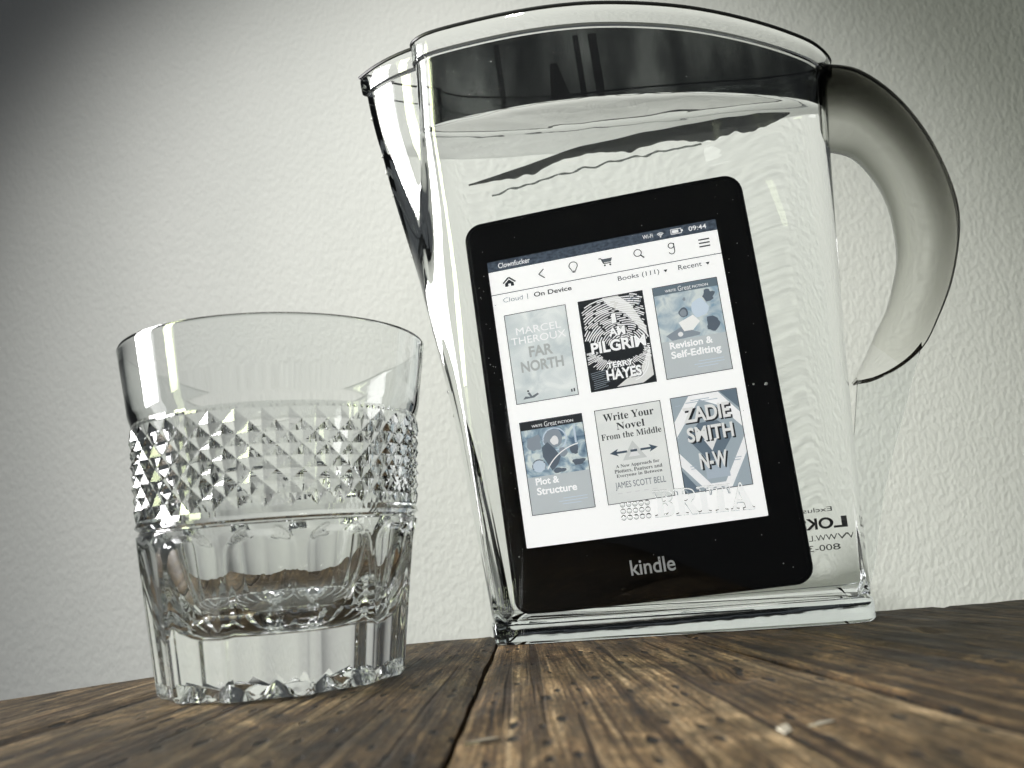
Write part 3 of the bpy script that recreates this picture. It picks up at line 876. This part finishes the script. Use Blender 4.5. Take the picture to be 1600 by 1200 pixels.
        if ri == 1:
            k.arc(U(.52), V(.23), .050, .006, b, 2).disc(U(.50), V(.22), .042, m_, 2, wob=.3, seed=1).disc(U(.52), V(.245), .019, ink(.75), 3, wob=.3)
            k.poly([(U(.30), V(.30)), (U(.40), V(.25)), (U(.50), V(.33)), (U(.58), V(.42)), (U(.52), V(.50)), (U(.42), V(.56)), (U(.36), V(.48)), (U(.30), V(.40))][::-1], a, 3)
            k.disc(U(.80), V(.36), .020, a, 3, wob=.5, seed=3).disc(U(.62), V(.38), .020, m_, 3, wob=.5, seed=5).disc(U(.22), V(.49), .028, b, 3, wob=.2, seed=7).arc(U(.22), V(.49), .028, .005, a, 3, 150, 400)
            k.arc(U(.98), V(.80), .205, .005, ink(.8), 4, 212, 262, ry=.21)
            k.disc(U(.52), V(.565), .026, a, 3, ry=.012, wob=.4, seed=9).disc(U(.84), V(.50), .026, a, 3, ry=.016, wob=.6, seed=11).rect(U(.83), V(.11), U(.86), V(.30), b, 3)
            k.disc(U(.20), V(.24), .035, m_, 2, wob=.6, seed=13)
        else:
            k.disc(U(.42), V(.32), .021, a, 3, wob=.25).disc(U(.415), V(.325), .015, m_, 4, wob=.25)
            k.poly([(U(.32), V(.42)), (U(.55), V(.36)), (U(.64), V(.44)), (U(.52), V(.52)), (U(.38), V(.52))][::-1], ink(.86, (1, 1, .97)), 4)
            k.disc(U(.83), V(.185), .024, a, 3, ry=.026, wob=.6, seed=2).disc(U(.82), V(.49), .030, a, 3, ry=.032, wob=.6, seed=5)
            k.disc(U(.66), V(.30), .034, ink(.68, BLUE), 3, ry=.045, wob=.3, seed=4)
            k.poly([(U(.10), V(.54)), (U(.34), V(.47)), (U(.62), V(.56)), (U(.60), V(.585)), (U(.18), V(.60))][::-1], m_, 3).disc(U(.32), V(.545), .011, ink(.8), 5)
            k.disc(U(.46), V(.18), .007, m_, 3, wob=.5)
        wt = ink(.97)
        k.text(l1, U(.13), U(w1), V(.615), V(.69), wt, 4, .025).text(l2, U(.13), U(w2), V(.715), V(.795 if 'g' not in l2 else .815), wt, 4, .025)
        fine = ink(.66, BLUE)
        for q, (a_, b_) in enumerate([(.52, .90), (.45, .90), (.50, .80)]):
            k.rect(U(a_), V(.855+q*.03), U(b_), V(.862+q*.03), fine, 4)
        k.build('cover_lettering', c)
    series(2, 0, 'scene2', 3.7, ink(.17, (.75, 1, 1.2)), 'Revision &', 'Self-Editing', .78, .88, 'grey book cover with a blue band and white title about revision')
    series(0, 1, 'scene', 8.3, ink(.03, BLUE), 'Plot &', 'Structure', .50, .76, 'blue-grey book cover with a black band and white title about plot')
    # 5 white how-to cover
    c, U, V = cover(1, 1, art('plain', 1.2), 'white book cover with serif title and a two-headed blue arrow')
    k = Ink(); d2 = ink(.03, (.8, 1, 1))
    k.text(serif('Write Your'), U(.12), U(.88), V(.055), V(.135), d2, 3).text(serif('Novel'), U(.30), U(.72), V(.165), V(.24), d2, 3).text(serif('From the Middle'), U(.05), U(.95), V(.265), V(.33), d2, 3)
    k.poly([(U(.50), V(.37)), (U(.68), V(.565)), (U(.32), V(.565))], ink(.60, (.97, 1, .97)), 2).poly([(U(.50), V(.445)), (U(.585), V(.535)), (U(.415), V(.535))], ink(.74), 3)
    ab = ink(.085, (.7, 1, 1.35))
    k.poly([(U(.14), V(.475)), (U(.27), V(.435)), (U(.245), V(.465)), (U(.40), V(.465)), (U(.40), V(.487)), (U(.245), V(.487)), (U(.27), V(.515))], ab, 4)
    k.poly([(U(.86), V(.475)), (U(.73), V(.515)), (U(.755), V(.487)), (U(.60), V(.487)), (U(.60), V(.465)), (U(.755), V(.465)), (U(.73), V(.435))], ab, 4)
    k.rect(U(.45), V(.464), U(.55), V(.488), ab, 4)
    for s_, a_, b_, c_ in (('A New Approach for', .20, .85, .60), ('Plotters, Pantsers and', .17, .88, .65), ('Everyone in Between', .19, .87, .70)):
        k.text(serif(s_), U(a_), U(b_), V(c_), V(c_+.042), d2, 3)
    k.text('JAMES SCOTT BELL', U(.15), U(.90), V(.78), V(.865), ink(.16, BLUE), 3)
    for q in range(5): k.rect(U(.17+q*.13), V(.893), U(.24+q*.13), V(.90), ink(.6), 3)
    k.build('cover_lettering', c)
    # 6 cover with angled bands
    c, U, V = cover(2, 1, ink(.40, (.85, 1, 1.1)), 'blue and white angular book cover with shadowed block capitals')
    k = Ink(); wt = ink(.88); md = ink(.17, (.75, 1, 1.25)); li = ink(.48, BLUE)
    k.poly([(U(.28), V(.01)), (U(.72), V(.01)), (U(.99), V(.25)), (U(.99), V(.40)), (U(.50), V(-.0)), (U(.01), V(.42)), (U(.01), V(.26))][::-1], wt, 2)
    k.poly([(U(.01), V(.58)), (U(.40), V(.93)), (U(.62), V(.93)), (U(.99), V(.50)), (U(.99), V(.66)), (U(.70), V(.99)), (U(.32), V(.99)), (U(.01), V(.72))][::-1], wt, 2)
    k.poly([(U(.01), V(.76)), (U(.01), V(.99)), (U(.24), V(.99))][::-1], md, 2)
    k.poly([(U(.74), V(.01)), (U(.99), V(.01)), (U(.99), V(.21))][::-1], md, 2)
    k.poly([(U(.36), V(.30)), (U(.64), V(.30)), (U(.86), V(.44)), (U(.56), V(.72)), (U(.44), V(.72)), (U(.16), V(.44))][::-1], md, 3)
    k.poly([(U(.40), V(.48)), (U(.60), V(.48)), (U(.50), V(.60))], ink(.75), 4)
    k.rect(U(.36), V(.68), U(.70), V(.88), li, 3)
    for s_, a_, b_, c_, d_ in [('ZADIE', .15, .85, .125, .285), ('SMITH', .17, .85, .335, .49), ('N-W', .29, .70, .61, .775)]:
        k.text(s_, U(a_), U(b_), V(c_), V(d_), ink(.02, BLUE), 5, .045, .0065, .0065)
        k.text(s_, U(a_), U(b_), V(c_), V(d_), ink(.74, (1, 1, .98)), 6, .03)
    for a_, b_, c_ in ((.30, .58, .055), (.22, .70, .075), (.06, .14, .09), (.14, .24, .73), (.15, .22, .755), (.78, .90, .70), (.79, .88, .725)):
        k.rect(U(a_), V(c_), U(b_), V(c_+.008), li, 5)
    k.build('cover_lettering', c)
    # maker's word on the lower bezel
    me = text_mesh('kindle', .012)
    co = np.array([q.co[:] for q in me.vertices]); lo, hi = co.min(0), co.max(0)
    for q in me.vertices:
        q.co = (X(.420+.183*(q.co.x-lo[0])/(hi[0]-lo[0])), -.00116, Z(1.507-.066*(q.co.y-lo[1])/(hi[1]-lo[1])))
    mt, nt, out = nodes('logo_print'); p = N(nt, 'ShaderNodeBsdfPrincipled'); p.inputs['Base Color'].default_value = (.72, .74, .75, 1); p.inputs['Roughness'].default_value = .4; nt.links.new(p.outputs[0], out.inputs[0])
    bm = bmesh.new(); bm.from_mesh(me)
    for q in bm.faces:
        if q.normal.y > 0: q.normal_flip()
    bm.to_mesh(me); bm.free()
    link('maker_lettering', me, mt, t)
    # faint specks of dust and bubbles caught on the bezel
    bm = bmesh.new(); rs_ = random.Random(9)
    for q in range(46):
        u = rs_.choice([rs_.uniform(-.05, -.01), rs_.uniform(1.01, 1.12), rs_.uniform(0, 1)]); v = rs_.uniform(-.17, 1.58)
        if 0 <= u <= 1: v = rs_.choice([rs_.uniform(-.17, -.02), rs_.uniform(1.35, 1.58)])
        bmesh.ops.create_icosphere(bm, subdivisions=1, radius=rs_.uniform(.00008, .00022), matrix=Matrix.Translation((X(u), -.00112, Z(v))))
    bmesh.ops.create_icosphere(bm, subdivisions=2, radius=.0006, matrix=Matrix.Translation((X(1.083), -.0012, Z(.775))))
    bmesh.ops.create_icosphere(bm, subdivisions=2, radius=.0004, matrix=Matrix.Translation((X(1.033), -.0012, Z(.768))))
    me = bpy.data.meshes.new('dust_specks'); bm.to_mesh(me); bm.free()
    link('dust_specks', me, plain('dust', (.7, .72, .7), .5), t, kind='stuff')
    # narrow light sensor slots and lower mark
    k = Ink()
    for q in range(4): k.rect(.085+q*.022, 1.50+.01*(q % 2), .089+q*.022, 1.60, ink(.10, (1, 1, .8)), 30)
    return t
reader = make_reader()

# ------------------------------------------------------------------ clear waterproof bag round the reader
def make_bag():
    t = thing('clear_bag', 'clear waterproof zip bag with mirrored dark print around the e-reader', 'bag', P0)
    t.rotation_euler = (0, 0, YAW)
    fm = film('bag_film', (.985, .99, .99), .012, .15)
    def sheet(y, x0, x1, z0, z1, amp, seed):
        v = []; nx, nz = 40, 50
        for i in range(nz+1):
            for j in range(nx+1):
                x = x0+(x1-x0)*j/nx; z = z0+(z1-z0)*i/nz
                x += .006*(z/.19)
                v.append((x, y+amp*noise.noise(Vector((x*40, z*30, seed))), z))
        f = [(i*(nx+1)+j, i*(nx+1)+j+1, (i+1)*(nx+1)+j+1, (i+1)*(nx+1)+j) for i in range(nz) for j in range(nx)]
        return mesh('film', v, f, True)
    link('film', sheet(.0235, .006, .131, .0135, .192, .0006, 3), fm, t)
    # mirrored print, seen through the back of the bag
    pm = plain('bag_print', (.035, .037, .04), .6)
    v, f = [], []
    for s_, xr, xl, zt, zb, bold in [('Exclusively', .1270, .1100, .0388, .0366, .0), ('LOKSAK', .1298, .1065, .0350, .0308, .03), ('WWW.LOKSAK.COM', .1312, .0985, .0288, .0267, .0), ('800-355-1126', .1280, .1020, .0252, .0230, .0)]:
        me = text_mesh(s_, bold); co = np.array([q.co[:] for q in me.vertices]); lo, hi = co.min(0), co.max(0); b = len(v)
        for q in co:
            x = xr+(xl-xr)*(q[0]-lo[0])/(hi[0]-lo[0]); z = zb+(zt-zb)*(q[1]-lo[1])/(hi[1]-lo[1])
            v.append((x, .0215, z))
        f += [tuple(b+i for i in p.vertices) for p in me.polygons]
        bpy.data.meshes.remove(me)
    link('bag_print', mesh('bag_print', v, f), pm, t)
    # dark reflection in the water, put in as a grey wavy ribbon
    zm = film('sliver_film', (.27, .275, .275), .05, .2)
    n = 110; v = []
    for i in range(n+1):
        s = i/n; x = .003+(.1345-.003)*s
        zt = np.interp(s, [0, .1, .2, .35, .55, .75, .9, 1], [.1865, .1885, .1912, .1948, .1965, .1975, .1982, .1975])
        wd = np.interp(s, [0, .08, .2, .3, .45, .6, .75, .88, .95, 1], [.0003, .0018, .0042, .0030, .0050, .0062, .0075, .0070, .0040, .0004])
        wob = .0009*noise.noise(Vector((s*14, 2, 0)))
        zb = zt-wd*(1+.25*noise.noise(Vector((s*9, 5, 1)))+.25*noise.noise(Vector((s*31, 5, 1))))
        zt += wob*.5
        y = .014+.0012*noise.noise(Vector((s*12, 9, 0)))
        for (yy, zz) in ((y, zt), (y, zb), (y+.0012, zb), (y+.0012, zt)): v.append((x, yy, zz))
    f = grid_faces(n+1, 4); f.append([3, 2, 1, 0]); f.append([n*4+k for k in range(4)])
    link('reflection_sliver', mesh('reflection_sliver', v, f, True, 40), zm, t)
    n = 90; v = []
    for i in range(n+1):
        s = i/n; x = .012+.085*s
        zc = np.interp(s, [0, .3, .6, 1], [.1805, .1845, .1868, .1885])+.0010*noise.noise(Vector((s*17, 3, 3)))
        h = .00035+.0004*noise.noise(Vector((s*30, 1, 1)))
        for (yy, zz) in ((.016, zc+h), (.016, zc-h), (.0165, zc-h), (.0165, zc+h)): v.append((x, yy, zz))
    f = grid_faces(n+1, 4); f.append([3, 2, 1, 0]); f.append([n*4+k for k in range(4)])
    link('film_fold', mesh('film_fold', v, f, True, 40), film('fold_plastic', (.45, .46, .46), .08, .2), t)
make_bag()
